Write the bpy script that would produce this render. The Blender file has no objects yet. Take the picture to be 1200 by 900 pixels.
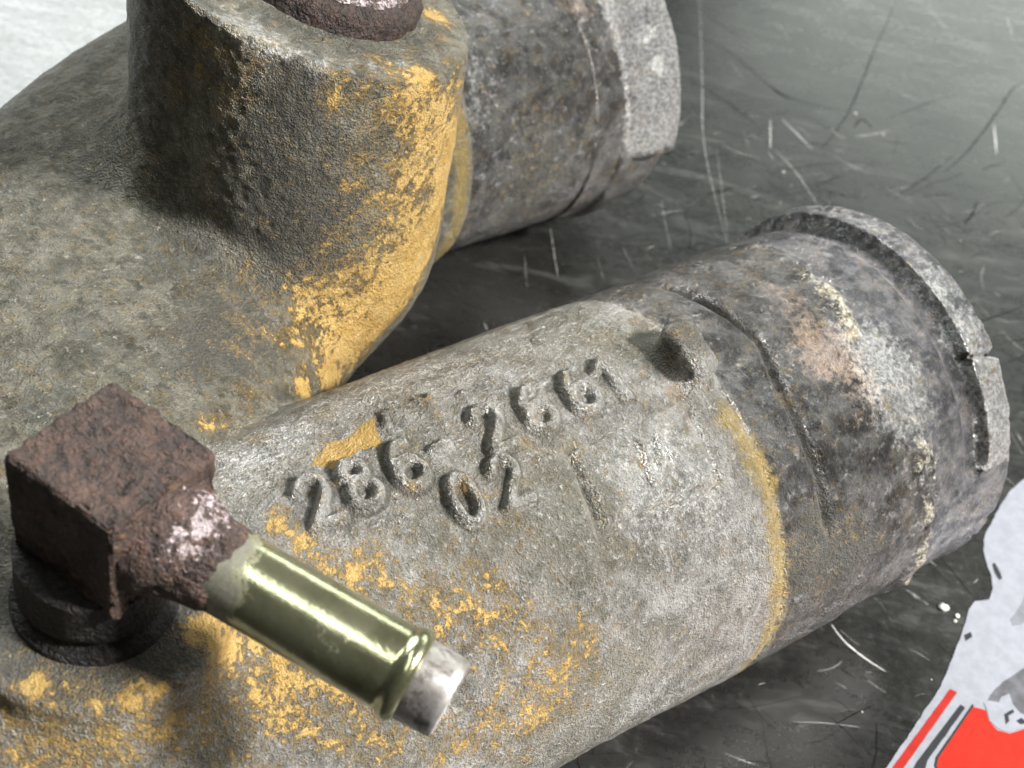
import bpy, bmesh, math, random
import numpy as np
from mathutils import Matrix, Vector, Quaternion

# ------------------------------------------------------------------ camera, light
S = 0.01                                   # everything below is laid out in centimetres
PHI = math.radians(44.9177)                # heading of the casting on the bench
sc = bpy.context.scene
C = sc.collection
cam_d = bpy.data.cameras.new('camera'); cam = bpy.data.objects.new('camera', cam_d); C.objects.link(cam)
cam_d.sensor_fit = 'HORIZONTAL'; cam_d.sensor_width = 36.0
cam_d.lens = 36.0 * 1750.98 / 1200.0
cam_d.clip_start = 0.005; cam_d.clip_end = 50
_r = Vector((0.97532706, 0.15170638, 0.16038176)); _u = Vector((-0.22076488, 0.6702304, 0.70855774)); _w = Vector((0, 0.72648219, -0.68718529))
M = Matrix((( _r[0], _u[0], -_w[0]), (_r[1], _u[1], -_w[1]), (_r[2], _u[2], -_w[2]))).to_4x4()
M.translation = Vector((-6.12981515, -21.86437229, 22.90139974)) * S
cam.matrix_world = M
sc.camera = cam
cam_d.dof.use_dof = True; cam_d.dof.focus_distance = 0.215; cam_d.dof.aperture_fstop = 40.0

world = bpy.data.worlds.new('World'); sc.world = world; world.use_nodes = True
bg = world.node_tree.nodes['Background']; bg.inputs[0].default_value = (0.86, 0.93, 1.0, 1); bg.inputs[1].default_value = 0.045

def area(name, loc, target, sx, sy, power, col):
    d = bpy.data.lights.new(name, 'AREA'); d.shape = 'RECTANGLE'; d.size = sx; d.size_y = sy; d.energy = power; d.color = col
    o = bpy.data.objects.new(name, d); C.objects.link(o); o.location = loc
    q = (Vector(target) - Vector(loc)).to_track_quat('-Z', 'Y'); o.rotation_euler = q.to_euler()
    return o
area('work_lamp', (0.735, -0.13, 0.79), (-0.06, 0.04, 0.06), 0.18, 0.10, 40.0, (1.0, 0.978, 0.94))
area('side_window', (1.05, -0.05, 0.62), (0.0, 0.0, 0.05), 0.45, 0.30, 13.0, (1.0, 0.985, 0.97))
area('far_window', (-1.35, 1.95, 1.40), (-0.05, 0.1, 0.0), 1.7, 1.2, 66.0, (0.95, 1.0, 0.98))
area('far_wall_light', (0.95, 2.3, 0.95), (0.05, 0.1, 0.0), 1.6, 0.6, 14.0, (0.92, 1.0, 0.93))
area('ceiling_tube', (-0.22, -0.10, 1.4), (-0.10, -0.05, 0.08), 1.3, 0.075, 7.5, (0.95, 1.0, 0.95))

sc.view_settings.view_transform = 'Standard'; sc.view_settings.look = 'None'
sc.view_settings.exposure = 0.0; sc.view_settings.gamma = 1.0; sc.view_settings.use_curve_mapping = False
sc.cycles.use_denoising = True
sc.cycles.max_bounces = 6

# ------------------------------------------------------------------ helpers
rng = np.random.default_rng(7)
_T = rng.random((64, 64, 64)).astype(np.float32)
def vnoise(p, scale, seed=0.0):
    q = p / scale + np.array([seed * 7.31, seed * 3.17, seed * 5.77]) + 500.0
    i = np.floor(q).astype(np.int64); f = (q - i); f = f * f * (3 - 2 * f)
    i0 = i & 63; i1 = (i + 1) & 63
    x0, y0, z0 = i0.T; x1, y1, z1 = i1.T; fx, fy, fz = f.T
    def L(a, b, t): return a + (b - a) * t
    return L(L(L(_T[x0, y0, z0], _T[x1, y0, z0], fx), L(_T[x0, y1, z0], _T[x1, y1, z0], fx), fy),
             L(L(_T[x0, y0, z1], _T[x1, y0, z1], fx), L(_T[x0, y1, z1], _T[x1, y1, z1], fx), fy), fz) * 2 - 1
def fbm(p, scale, oct=4, seed=0.0):
    a = 0; w = 1.0; n = 0
    for k in range(oct):
        a = a + w * vnoise(p, scale / 2 ** k, seed + k * 1.37); n += w; w *= 0.55
    return a / n
def sstep(a, b, x):
    t = np.clip((x - a) / (b - a), 0, 1); return t * t * (3 - 2 * t)
def smin(a, b, k):
    h = np.clip(k - np.abs(a - b), 0, None) / k
    return np.minimum(a, b) - h * h * k * 0.25
def smax(a, b, k): return -smin(-a, -b, k)

def polypath(p, pts, rad):
    d = np.full(len(p), 1e9)
    for a, b, ra, rb in zip(pts[:-1], pts[1:], rad[:-1], rad[1:]):
        a = np.array(a); ab = np.array(b) - a
        h = np.clip(((p - a) @ ab) / (ab @ ab), 0, 1)
        d = smin(d, np.linalg.norm(p - a - h[:, None] * ab, axis=1) - (ra + (rb - ra) * h), .25)
    return d
def spline(pts, rad, n=6):
    P = [np.array(q, float) for q in pts]; out = []; R = []
    for i in range(len(P) - 1):
        p0 = P[max(i - 1, 0)]; p1 = P[i]; p2 = P[i + 1]; p3 = P[min(i + 2, len(P) - 1)]
        for k in range(n):
            t = k / n
            out.append(0.5 * (2 * p1 + (p2 - p0) * t + (2 * p0 - 5 * p1 + 4 * p2 - p3) * t * t + (3 * p1 - p0 - 3 * p2 + p3) * t ** 3))
            R.append(rad[i] + (rad[i + 1] - rad[i]) * t)
    out.append(P[-1]); R.append(rad[-1])
    return out, R
def cyl(q, R, h0, h1, rnd, ax):
    """rounded cylinder, q = (radial, axial)"""
    r, t = q
    c = (h0 + h1) / 2; h = (h1 - h0) / 2
    dx = r - (R - rnd); dy = np.abs(t - c) - (h - rnd)
    return np.minimum(np.maximum(dx, dy), 0) + np.hypot(np.maximum(dx, 0), np.maximum(dy, 0)) - rnd

# ------------------------------------------------------------------ the casting as one distance field
CUT2 = 92.0                                 # below this angle the second bead is broken away
ZA = 3.8; VB = 11.5                         # height of both pipe axes, sideways distance of the second pipe
COLC = (-8.2, 7.0); COLR = 2.74; COLZ = 10.7
BOSS = (-15.3, -0.45); BOSSZ = 7.72
BR_P, BR_R = spline([(-3.0, 11.5, ZA), (-5.5, 11.4, ZA), (-8.0, 10.6, ZA), (-10.4, 9.15, ZA), (-12.8, 7.2, ZA), (-15.2, 4.9, ZA), (-17.0, 2.6, ZA), (-18.4, 0.4, ZA)],
                    [3.5, 3.5, 3.5, 3.5, 3.5, 3.5, 3.5, 3.5], 3)
EL_P, EL_R = spline([(-8.8, 6.9, 5.3), (-10.0, 6.0, 4.5), (-11.6, 4.9, 4.3), (-13.5, 3.4, 4.3), (-16.0, 1.6, 4.1), (-17.6, 0.4, 3.9)],
                    [2.1, 2.2, 2.6, 3.0, 3.4, 3.4], 3)
_GL = np.array([-21.0, -6.5, -3.0]); _GH = 0.25; _GN = (104, 96, 58)
_gp = np.stack(np.meshgrid(*[np.arange(n) for n in _GN], indexing='ij'), -1).reshape(-1, 3) * _GH + _GL
_PG = np.stack([polypath(_gp, BR_P, BR_R), polypath(_gp, EL_P, EL_R)], 1).astype(np.float32)
def path_fields(p):
    """distance to the two bent pipes, read off a coarse grid"""
    q = (p - _GL) / _GH; i = np.clip(np.floor(q).astype(np.int64), 0, np.array(_GN) - 2); f = (q - i).astype(np.float32)
    k = (i[:, 0] * _GN[1] + i[:, 1]) * _GN[2] + i[:, 2]
    sx = _GN[1] * _GN[2]; sy = _GN[2]
    fx, fy, fz = f[:, :1], f[:, 1:2], f[:, 2:]
    a = _PG[k] * (1 - fz) + _PG[k + 1] * fz; b = _PG[k + sy] * (1 - fz) + _PG[k + sy + 1] * fz
    c = _PG[k + sx] * (1 - fz) + _PG[k + sx + 1] * fz; d = _PG[k + sx + sy] * (1 - fz) + _PG[k + sx + sy + 1] * fz
    r = (a * (1 - fy) + b * fy) * (1 - fx) + (c * (1 - fy) + d * fy) * fx
    return r[:, 0].astype(float), r[:, 1].astype(float)
def d_parts(p):
    s, v, z = p.T
    r1 = np.hypot(v, z - ZA); a1 = np.arctan2(v, z - ZA)
    r2 = np.hypot(v - VB, z - ZA); a2 = np.arctan2(v - VB, z - ZA)
    main = cyl((np.hypot(v + .07 * sstep(-8.5, -5, s), z - ZA + .05 * sstep(-8.5, -5, s)) - .06 * sstep(-8.5, -5.3, s), s), 3.5, -20.0, -5.02, 0.22, 0)
    br, el = path_fields(p)
    br = smax(br, s + 3.05, 0.25)
    rc = np.hypot(s - COLC[0], v - COLC[1])
    zt = z + 0.292 * (s - COLC[0]) - 0.097 * (v - COLC[1])          # the inlet's mouth is cut at a slant
    col = np.where(z > 5.9, rc - COLR, np.hypot(rc, (z - 5.9) * .9) - COLR)
    col = smax(col, (zt - COLZ) * 0.955, 0.12)
    rb = np.hypot(s - BOSS[0], v - BOSS[1])
    boss = cyl((rb + 0.10 * (z - BOSSZ), z), 1.64, 4.5, BOSSZ, 0.12, 2)
    g1 = sstep(math.radians(-80), math.radians(-66), a1) * (1 - sstep(math.radians(70), math.radians(95), a1))
    rs = np.hypot(v + 0.07, z - ZA + 0.05)
    sp1 = np.minimum(cyl((rs, s), 3.51, -5.6, 0.5, 0.1, 0), cyl((rs, s), 3.53, -1.55, 0.5, 0.03, 0))
    sp1 = smin(sp1, cyl((r1 + 0.25 * np.clip(0.45 - s, -.3, 1) * (1 - g1), s), 3.67, -0.2, 0.62, 0.13, 0), 0.05)
    gr1 = np.hypot(r1 - 3.62, (s + 0.30) * 1.0) - 0.26
    sp1 = smax(sp1, -np.where(g1 > 0.02, gr1 + (1 - g1) * 0.4, 1.0), 0.05)
    t2 = s - 1.85
    sp2 = np.minimum(cyl((r2, t2), 3.38, -7, 0.5, 0.1, 0), cyl((r2, t2), 3.44, -1.5, 0.5, 0.03, 0))
    sp2 = smin(sp2, cyl((r2 + 0.22 * np.clip(0.2 - t2, 0, 1), t2), 3.74, -0.75, 0.72, 0.12, 0), 0.05)
    sp2 = smax(sp2, -np.maximum(np.maximum(3.42 - r2, -0.45 - t2), (np.degrees(a2) + CUT2) * .065), 0.05)
    gr2 = np.hypot(r2 - 3.62, t2 + 0.85) - 0.20 + .3 * sstep(-40, -70, np.degrees(a2)) + .2 * (a2 > 0)
    sp2 = smax(sp2, -gr2, 0.06)
    q = np.stack([s + 5.33 - 0.10 * (a1 * 3.5 + 0.3), 3.55 * a1 + 0.33, r1 - 3.55], 1)
    b = np.abs(q) - np.array([0.09, 0.32, 0.27])
    lug = np.linalg.norm(np.maximum(b, 0), axis=1) + np.minimum(b.max(1), 0) - 0.19
    return dict(main=main, br=br, el=el, col=col, boss=boss, sp1=sp1, sp2=sp2, lug=lug), r1, a1, r2
def sdf(p):
    D, r1, a1, r2 = d_parts(p)
    s, v, z = p.T
    ec = smin(D['el'], D['col'], 0.7)
    d = smin(ec, D['br'], 1.3)
    d = smin(d, D['main'], 0.16)
    d = smin(d, D['boss'], 0.5)
    d = smin(d, D['lug'], 0.28)
    d = smin(d, D['sp1'], 0.06)
    d = smin(d, D['sp2'], 0.06)
    bore = np.minimum(np.maximum(r1 - 2.85, -8 - s), np.maximum(r2 - 2.85, -6 - s))
    d = smax(d, -bore, 0.08)
    return d

def surface_nets(f, lo, hi, h, nb=16):
    lo = np.array(lo, float); cnt = np.ceil((np.array(hi) - lo) / (h * nb)).astype(int)
    B = np.stack(np.meshgrid(*[np.arange(c) for c in cnt], indexing='ij'), -1).reshape(-1, 3)
    cen = lo + (B + 0.5) * h * nb
    dc = np.concatenate([f(c) for c in np.array_split(cen, max(1, len(cen) // 200000))])
    B = B[np.abs(dc) < h * nb * 0.5 * 1.74 * 1.15 + 0.12]
    g = np.stack(np.meshgrid(*[np.arange(nb + 1)] * 3, indexing='ij'), -1).reshape(-1, 3)
    N = cnt * nb + 2
    keys = []; pos = []; quads = []
    for chunk in np.array_split(B, max(1, len(B) // 150)):
        n = len(chunk)
        idx = (chunk[:, None, :] * nb + g[None]).reshape(-1, 3)
        val = f(lo + idx * h).reshape(n, nb + 1, nb + 1, nb + 1).astype(np.float32)
        ins = val < 0
        tot = np.zeros((n, nb, nb, nb), np.int8)
        for dx in (0, 1):
            for dy in (0, 1):
                for dz in (0, 1):
                    tot += ins[:, dx:dx + nb, dy:dy + nb, dz:dz + nb]
        act = (tot > 0) & (tot < 8)
        bi, x, y, z = np.nonzero(act)
        acc = np.zeros((len(bi), 3)); num = np.zeros(len(bi))
        cs = [(0, 0, 0), (1, 0, 0), (0, 1, 0), (1, 1, 0), (0, 0, 1), (1, 0, 1), (0, 1, 1), (1, 1, 1)]
        cv = [val[bi, x + a, y + b, z + c] for a, b, c in cs]
        for i in range(8):
            for j in range(i + 1, 8):
                if sum(abs(cs[i][k] - cs[j][k]) for k in range(3)) != 1: continue
                m = (cv[i] < 0) != (cv[j] < 0)
                t = np.where(m, cv[i] / np.where(m, cv[i] - cv[j], 1), 0)
                for k in range(3):
                    acc[:, k] += np.where(m, cs[i][k] + t * (cs[j][k] - cs[i][k]), 0)
                num += m
        cell = chunk[bi] * nb + np.stack([x, y, z], 1)
        pos.append(lo + (cell + acc / num[:, None]) * h)
        keys.append((cell[:, 0] * N[1] + cell[:, 1]) * N[2] + cell[:, 2])
        for ax in range(3):
            sl = [slice(None)] + [slice(0, nb)] * 3; sh = list(sl); sh[ax + 1] = slice(1, nb + 1)
            a = ins[tuple(sl)]; b = ins[tuple(sh)]
            e = np.stack(np.nonzero(a != b), 1)
            c = chunk[e[:, 0]] * nb + e[:, 1:]
            flip = a[e[:, 0], e[:, 1], e[:, 2], e[:, 3]]
            o1 = np.zeros(3, int); o2 = np.zeros(3, int); o1[(ax + 1) % 3] = 1; o2[(ax + 2) % 3] = 1
            q = np.stack([c - o1 - o2, c - o2, c, c - o1], 1)
            q[~flip] = q[~flip][:, ::-1]
            quads.append((q[..., 0] * N[1] + q[..., 1]) * N[2] + q[..., 2])
    keys = np.concatenate(keys); pos = np.concatenate(pos); quads = np.concatenate(quads)
    order = np.argsort(keys); ks = keys[order]; pos = pos[order]
    ii = np.searchsorted(ks, quads); ii = np.clip(ii, 0, len(ks) - 1)
    ok = (ks[ii] == quads).all(1)
    return pos, ii[ok]

def sdf_grad(p):
    e = 0.004; k = np.array([[1, -1, -1], [-1, -1, 1], [-1, 1, -1], [1, 1, 1]], float)
    g = 0; dm = 0
    for kk in k:
        d = sdf(p + kk * e); g = g + kk[None] * d[:, None]; dm = dm + d
    return g / np.linalg.norm(g, axis=1)[:, None].clip(1e-9), dm / 4
def chunked(fn, p, n=200000):
    r = [fn(c) for c in np.array_split(p, max(1, len(p) // n))]
    return [np.concatenate(x) for x in zip(*r)]

# ------------------------------------------------------------------ raised lettering (strokes in centimetres on the unrolled pipe: along, around)
def arc(cx, cy, rx, ry, a0, a1, n=10):
    return [(cx + rx * math.cos(math.radians(a0 + (a1 - a0) * i / n)), cy + ry * math.sin(math.radians(a0 + (a1 - a0) * i / n))) for i in range(n + 1)]
GL = {
 '2': [arc(0, .22, .23, .25, 165, -35) + [(-.25, -.46), (.27, -.46)]],
 '8': [arc(0, .24, .2, .22, 0, 360, 16), arc(0, -.22, .25, .25, 0, 360, 16)],
 '6': [arc(0, -.19, .25, .27, 0, 360, 16), [(-.25, -.15), (-.2, .18), (-.02, .42), (.17, .44)]],
 '1': [[(-.16, .3), (.04, .46), (.04, -.46)]],
 '0': [arc(0, 0, .23, .45, 0, 360, 18)],
 '-': [[(-.15, 0), (.15, 0)]],
 '.': [[(-.03, 0), (.03, 0)]],
 'm': [[(-.2, -.16), (-.1, .16), (.0, -.1), (.1, .16), (.2, -.16)]],
 'v': [[(-.14, .15), (0, -.15), (.14, .15)]],
}
LET = [('2', -11.95, -.12, .125, 1), ('8', -11.27, -.10, .125, 1), ('6', -10.5, -.12, .135, 1), ('-', -9.88, -.06, .10, .9), ('2', -8.98, -.10, .125, 1),
       ('6', -8.15, -.08, .125, 1), ('6', -7.32, -.09, .135, 1), ('1', -6.68, -.12, .135, 1),
       ('0', -10.05, -.98, .135, .95), ('2', -9.28, -.98, .13, .95), ('-', -8.5, -.9, .08, .9), ('.', -10.95, -.87, .08, 1),
       ('m', -10.1, .83, .06, .9), ('v', -9.45, .88, .06, .9), ('.', -8.85, .75, .05, 1)]
def seg_d(x, y, pl):
    d = np.full(len(x), 9.0)
    for (ax, ay), (bx, by) in zip(pl[:-1], pl[1:]):
        ux, uy = bx - ax, by - ay; L = ux * ux + uy * uy + 1e-9
        h = np.clip(((x - ax) * ux + (y - ay) * uy) / L, 0, 1)
        d = np.minimum(d, np.hypot(x - ax - h * ux, y - ay - h * uy))
    return d
def letters(s, w):
    """height of the raised characters and which character (index) owns a point"""
    H = np.zeros(len(s)); own = np.full(len(s), -1); grime_shade = np.zeros(len(s))
    for i, (ch, cs, cw, hgt, sz) in enumerate(LET):
        sz = sz * .84
        m = (np.abs(s - cs) < .75) & (np.abs(w - cw) < .85)
        if not m.any(): continue
        x = (s[m] - cs) / sz - 0.10 * (w[m] - cw); y = (w[m] - cw) / sz
        wob = 0.015 * np.sin(9 * x + i) * np.cos(8 * y + 2 * i)
        d = np.min([seg_d(x + wob, y, pl) for pl in GL[ch]], axis=0)
        hh = 1.2 * hgt * (1 - sstep(.045, .135, d))
        better = hh > H[m]
        grime_shade[m] = np.maximum(grime_shade[m], np.exp(-((d - .165) / .045) ** 2) * (.7 if hgt > .11 else .15))  # dark ring round each stroke: grime plus shade put into the colour
        H[m] = np.maximum(H[m], hh)
        o = own[m]; o[(d < .135) & better] = i; own[m] = o
    return H, own, grime_shade

verts, quads = surface_nets(sdf, (-20.4, -4.3, 0.0), (2.9, 15.4, 12.0), 0.043)
for _ in range(2):
    nrm, dist = chunked(sdf_grad, verts)
    verts = verts - nrm * np.clip(dist, -.04, .04)[:, None]
nrm, _d = chunked(sdf_grad, verts)
def _rest(p):
    D, r1, a1, r2 = d_parts(p)
    return np.stack([D[k] for k in ('main', 'br', 'el', 'col', 'boss', 'sp1', 'sp2', 'lug')], 1), r1, a1, r2
DD, r1, a1, r2 = chunked(_rest, verts)
dM, dB, dE, dC, dBo, dS1, dS2, dL = DD.T
s, v, z = verts.T
w = a1 * 3.5
on_main = (np.abs(r1 - 3.5) < 0.3) & (s < -5.0)
on_s1 = (s >= -5.05) & (r1 < 5) & (r1 > 3.0)
on_s2 = (s >= -3.1) & (r2 < 5) & (v > 5)

H = np.zeros(len(verts))
H += 0.035 * fbm(verts, 1.6, 4, 1) + 0.008 * vnoise(verts, .16, 2) + 0.009 * vnoise(verts, .1, 3)
lh, own, grime_shade = letters(s, w)
grime_shade = np.where((np.abs(r1 - 3.5) < .3) & (s < -5), grime_shade, 0)
lh = np.where(on_main, lh, 0); own = np.where(on_main, own, -1)
H += lh * (0.9 + 0.25 * vnoise(verts, .2, 5))
# halo of rough sunken skin round the characters
halo = np.exp(-((s + 9.6) / 2.9) ** 2 - ((w + .35) / .95) ** 2) * on_main
H += halo * 0.012 * fbm(verts, .35, 3, 9)
# shallow framed plate with a faint mark
px = s + 7.05 - 0.12 * (w + 1.6); py = w + 1.58
frame = np.maximum(np.abs(px) - 1.12, np.abs(py) - .66)
plate = (1 - sstep(-.03, .04, frame)) * on_main
H += 0.03 * plate
brk = sstep(-.25, .25, vnoise(verts, .5, 11))
fgr = np.exp(-((frame - .02) / .075) ** 2) * on_main * (0.7 + .3 * brk) * (.55 + .45 * ((px < -.95) | (py < -.5)))
H -= 0.18 * fgr
mk = np.minimum(seg_d(px, py, [(-.02, -.25), (.02, .3)]), seg_d(px, py, [(.2, -.1), (.35, .25), (.5, -.1)]))
H += 0.10 * (1 - sstep(.03, .10, mk)) * on_main
# corroded skin of the main hose end
edgeN = 0.32 * fbm(verts, 1.3, 4, 21)
ang = np.degrees(a1)
line_hi = np.interp(ang, [-110, -80, -60, -45, -20, 0, 30, 60], [-.9, -1.35, -1.45, -1.75, -2.0, -1.7, -1.5, -1.6]) + edgeN * .7
line_lo = np.interp(ang, [-110, -75, -60, -45, -20, -8, 10, 60], [-4.3, -3.95, -4.05, -4.07, -4.05, -3.85, -3.9, -4.2]) + edgeN * .22
crust = (1 - sstep(-.07, .07, s - line_hi)) * on_s1
crust2 = sstep(-.06, .06, s - line_lo) * crust
H += crust * (0.045 + 0.03 * fbm(verts, .5, 4, 23))
gstr = np.exp(-((s - line_lo) / .085) ** 2) * on_s1 * sstep(-70, -60, ang) * (1 - sstep(10, 40, ang))
H -= 0.20 * gstr * (0.75 + .25 * sstep(-.3, .3, vnoise(verts, .6, 25)))
lineg = np.exp(-((s - line_hi - .04) / .05) ** 2) * on_s1 * (1 - sstep(-62, -52, ang))
H -= 0.05 * lineg
pits = sstep(.25, .6, fbm(verts, .28, 3, 27))
H -= 0.03 * pits * (crust + on_s2 * .6)
dep = np.exp(-((s - line_hi + .16) / .24) ** 2) * on_s1 * sstep(-.05, .45, fbm(verts, .8, 3, 29) + .55 * (np.exp(-((ang + 4) / 16) ** 2) + np.exp(-((ang + 55) / 10) ** 2)))
H += dep * 0.08 * (1 + 1.2 * fbm(verts, .18, 2, 31))
# bead damage: a chipped crack and a crusty stretch
on_bead = (s > -.15) & (r1 > 3.3) & (r1 < 4.5)
crack = np.exp(-((ang + 37.5 + 3 * (s - .3)) / 1.0) ** 2) * on_bead
H -= 0.16 * crack
crusty = sstep(-71, -69, ang) * (1 - sstep(-41, -38, ang)) * on_bead
H += crusty * 0.035 * fbm(verts, .25, 3, 33) + on_bead * (0.025 * fbm(verts, .9, 3, 35) - .05 * sstep(.3, .5, fbm(verts, .7, 3, 37)))
# casting crease on the flank of the riser, pits on its wall
rc = np.hypot(s - COLC[0], v - COLC[1])
on_col = np.exp(-np.clip(np.minimum(dC, dE) - np.minimum(dB, dM) + .1, 0, 1) * 6)
H += 0.014 * fbm(verts, .2, 3, 41) * on_col * (z + .292 * (s - COLC[0]) - .097 * (v - COLC[1]) < COLZ - .1)
dents = sstep(.35, .6, fbm(verts, 1.1, 3, 43)); H -= 0.03 * dents * (on_main * .6 + .4)
verts = verts + nrm * H[:, None]

# vertex normals of the displaced sheet
fn = np.cross(verts[quads[:, 2]] - verts[quads[:, 0]], verts[quads[:, 3]] - verts[quads[:, 1]])
vn = np.zeros_like(verts)
for k in range(4): np.add.at(vn, quads[:, k], fn)
vn /= np.linalg.norm(vn, axis=1)[:, None].clip(1e-12)

# ------------------------------------------------------------------ wear and tone maps on the casting (paint left, dirt, rust, lime, painted shade and sheen)
def blobs(lst, top=1.3, wide=1.0, k=1.0):
    a = np.ones(len(verts))
    for (x, y, zz, r, g) in lst:
        r = r * wide; g = g * (k if g < .9 else 1.0)
        m = (np.abs(s - x) < 2.6 * r) & (np.abs(v - y) < 2.6 * r) & (np.abs(z - zz) < 2.6 * r)
        a[m] *= 1 - min(g / top, .97) * np.exp(-((s[m] - x) ** 2 + (v[m] - y) ** 2 + (z[m] - zz) ** 2) / (r * r))
    return (1 - a) * top
#BLOBS-BEGIN
PAINT = [(-12.45, -0.05, 7.30, 0.19, 0.75), (-12.54, -0.55, 7.26, 0.29, 0.8), (-12.70, -0.25, 7.29, 0.21, 0.8), (-12.36, -0.91, 7.18, 0.29, 0.7), (-11.94, -1.22, 7.08, 0.33, 0.62), (-12.29, -1.37, 7.02, 0.40, 0.62), (-11.63, -1.15, 7.10, 0.27, 0.55), (-11.52, -1.67, 6.88, 0.54, 0.5), (-11.04, -2.05, 6.63, 0.54, 0.48), (-10.46, -2.05, 6.64, 0.48, 0.42), (-10.10, -2.45, 6.29, 0.55, 0.4), (-9.85, -2.86, 5.81, 0.56, 0.35), (-9.18, -3.17, 5.29, 0.58, 0.3), (-10.73, -2.53, 6.22, 0.68, 0.45), (-11.80, -0.53, 7.26, 0.20, 0.5), (-11.32, -0.29, 7.29, 0.16, 0.42), (-10.68, -0.52, 7.26, 0.17, 0.4), (-9.94, -0.84, 7.20, 0.17, 0.45), (-9.63, -1.05, 7.14, 0.14, 0.4), (-9.53, -1.48, 6.97, 0.28, 0.38), (-9.43, 0.91, 7.18, 0.13, 0.6), (-10.69, 1.65, 6.89, 0.18, 0.8), (-11.90, 1.56, 6.93, 0.17, 0.6), (-8.61, -0.57, 7.25, 0.17, 0.4), (-7.41, 0.16, 7.30, 0.12, 0.42), (-5.89, -0.75, 7.25, 0.18, 0.5), (-5.90, -0.99, 7.19, 0.15, 0.45), (-6.10, -1.37, 7.06, 0.14, 0.42), (-8.94, -2.94, 5.70, 0.36, 0.42), (-9.51, -3.22, 5.17, 0.72, 0.38), (-10.90, -3.28, 5.02, 0.42, 0.62), (-11.48, -3.27, 5.04, 0.42, 0.75), (-10.43, -3.21, 5.20, 0.57, 0.5), (-9.84, -3.32, 4.90, 0.58, 0.42), (-10.26, -3.49, 4.11, 0.44, 0.55), (-12.00, -2.81, 5.88, 0.61, 0.48), (-12.71, -2.91, 5.75, 0.67, 0.5), (-13.54, -2.50, 6.25, 0.65, 0.5), (-13.87, -1.94, 6.73, 0.51, 0.55), (-14.28, -1.76, 7.52, 0.37, 0.95), (-13.63, -1.48, 7.02, 0.26, 0.85), (-13.43, -1.80, 6.80, 0.28, 0.75), (-12.92, -2.27, 6.46, 0.33, 0.6), (-12.50, -2.23, 6.50, 0.39, 0.6), (-13.49, -2.16, 6.55, 0.52, 0.45), (-16.43, -1.27, 7.72, 0.15, 1.1), (-15.95, -1.81, 7.72, 0.10, 0.75), (-15.60, -1.96, 7.72, 0.14, 1), (-15.26, -2.02, 7.71, 0.17, 0.9), (-14.42, -1.48, 7.72, 0.20, 1.1), (-14.08, -1.62, 7.31, 0.23, 0.95), (-15.04, -2.14, 7.05, 0.49, 0.6), (-15.68, -2.10, 7.21, 0.61, 0.5), (-16.13, -1.93, 7.17, 0.61, 0.45), (-16.52, -1.64, 7.26, 0.61, 0.4), (-16.71, -1.38, 7.41, 0.49, 0.4), (-14.63, -2.25, 6.59, 0.63, 0.5), (-16.76, -1.68, 6.96, 0.49, 0.4), (-6.73, 4.69, 9.39, 0.73, 0.85), (-7.49, 4.35, 9.64, 0.55, 0.6), (-6.53, 4.83, 8.22, 0.75, 0.95), (-7.58, 4.33, 9.03, 0.55, 0.6), (-6.55, 4.81, 7.15, 0.77, 1), (-7.11, 4.49, 6.44, 0.68, 1.2), (-7.67, 4.31, 5.81, 0.68, 1.1), (-8.38, 4.19, 5.19, 0.68, 1.1), (-9.29, 3.68, 5.21, 0.50, 1.1), (-10.12, 3.17, 5.74, 0.26, 1.2), (-7.70, 4.31, 8.57, 0.64, 0.85), (-7.73, 4.30, 7.54, 0.65, 0.8), (-8.32, 4.26, 8.11, 0.40, 0.6), (-8.71, 4.31, 9.04, 0.31, 0.6), (-8.81, 4.33, 8.65, 0.19, 0.7), (-8.32, 4.26, 6.67, 0.74, 0.7), (-8.93, 4.30, 6.31, 0.66, 0.65), (-9.38, 4.38, 6.42, 0.41, 0.7), (-9.81, 3.88, 6.05, 0.57, 0.7), (-8.94, 4.36, 7.72, 0.29, 0.55), (-7.93, 4.27, 10.12, 0.61, 0.8), (-8.37, 4.27, 9.93, 0.46, 0.65), (-7.54, 4.41, 10.25, 0.22, 1), (-9.16, 4.43, 10.49, 0.21, 0.8), (-9.19, 4.45, 10.19, 0.27, 0.75), (-8.71, 4.31, 10.45, 0.22, 0.6), (-11.13, 3.51, 6.73, 0.23, 0.5), (-10.63, 3.87, 6.58, 0.32, 0.5), (-10.57, 4.84, 6.87, 0.40, 0.35), (-10.70, 5.87, 10.86, 0.30, 0.75), (-10.84, 6.25, 9.78, 0.22, 0.75), (-10.62, 5.72, 10.13, 0.30, 0.55), (-10.24, 5.17, 10.74, 0.37, 0.65), (-10.31, 5.25, 10.12, 0.30, 0.5), (-10.43, 5.40, 9.67, 0.18, 0.6), (-6.17, 6.11, 10.02, 0.27, 1), (-6.46, 5.49, 10.04, 0.16, 0.8), (-8.20, 4.89, 10.49, 0.15, 0.6), (-12.15, 2.30, 6.81, 0.21, 0.65), (-12.43, 2.17, 6.89, 0.17, 0.7), (-11.47, 2.62, 6.56, 0.30, 0.5), (-11.05, 2.83, 6.37, 0.23, 0.45), (-11.86, 2.17, 6.61, 0.27, 0.45)]
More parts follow.
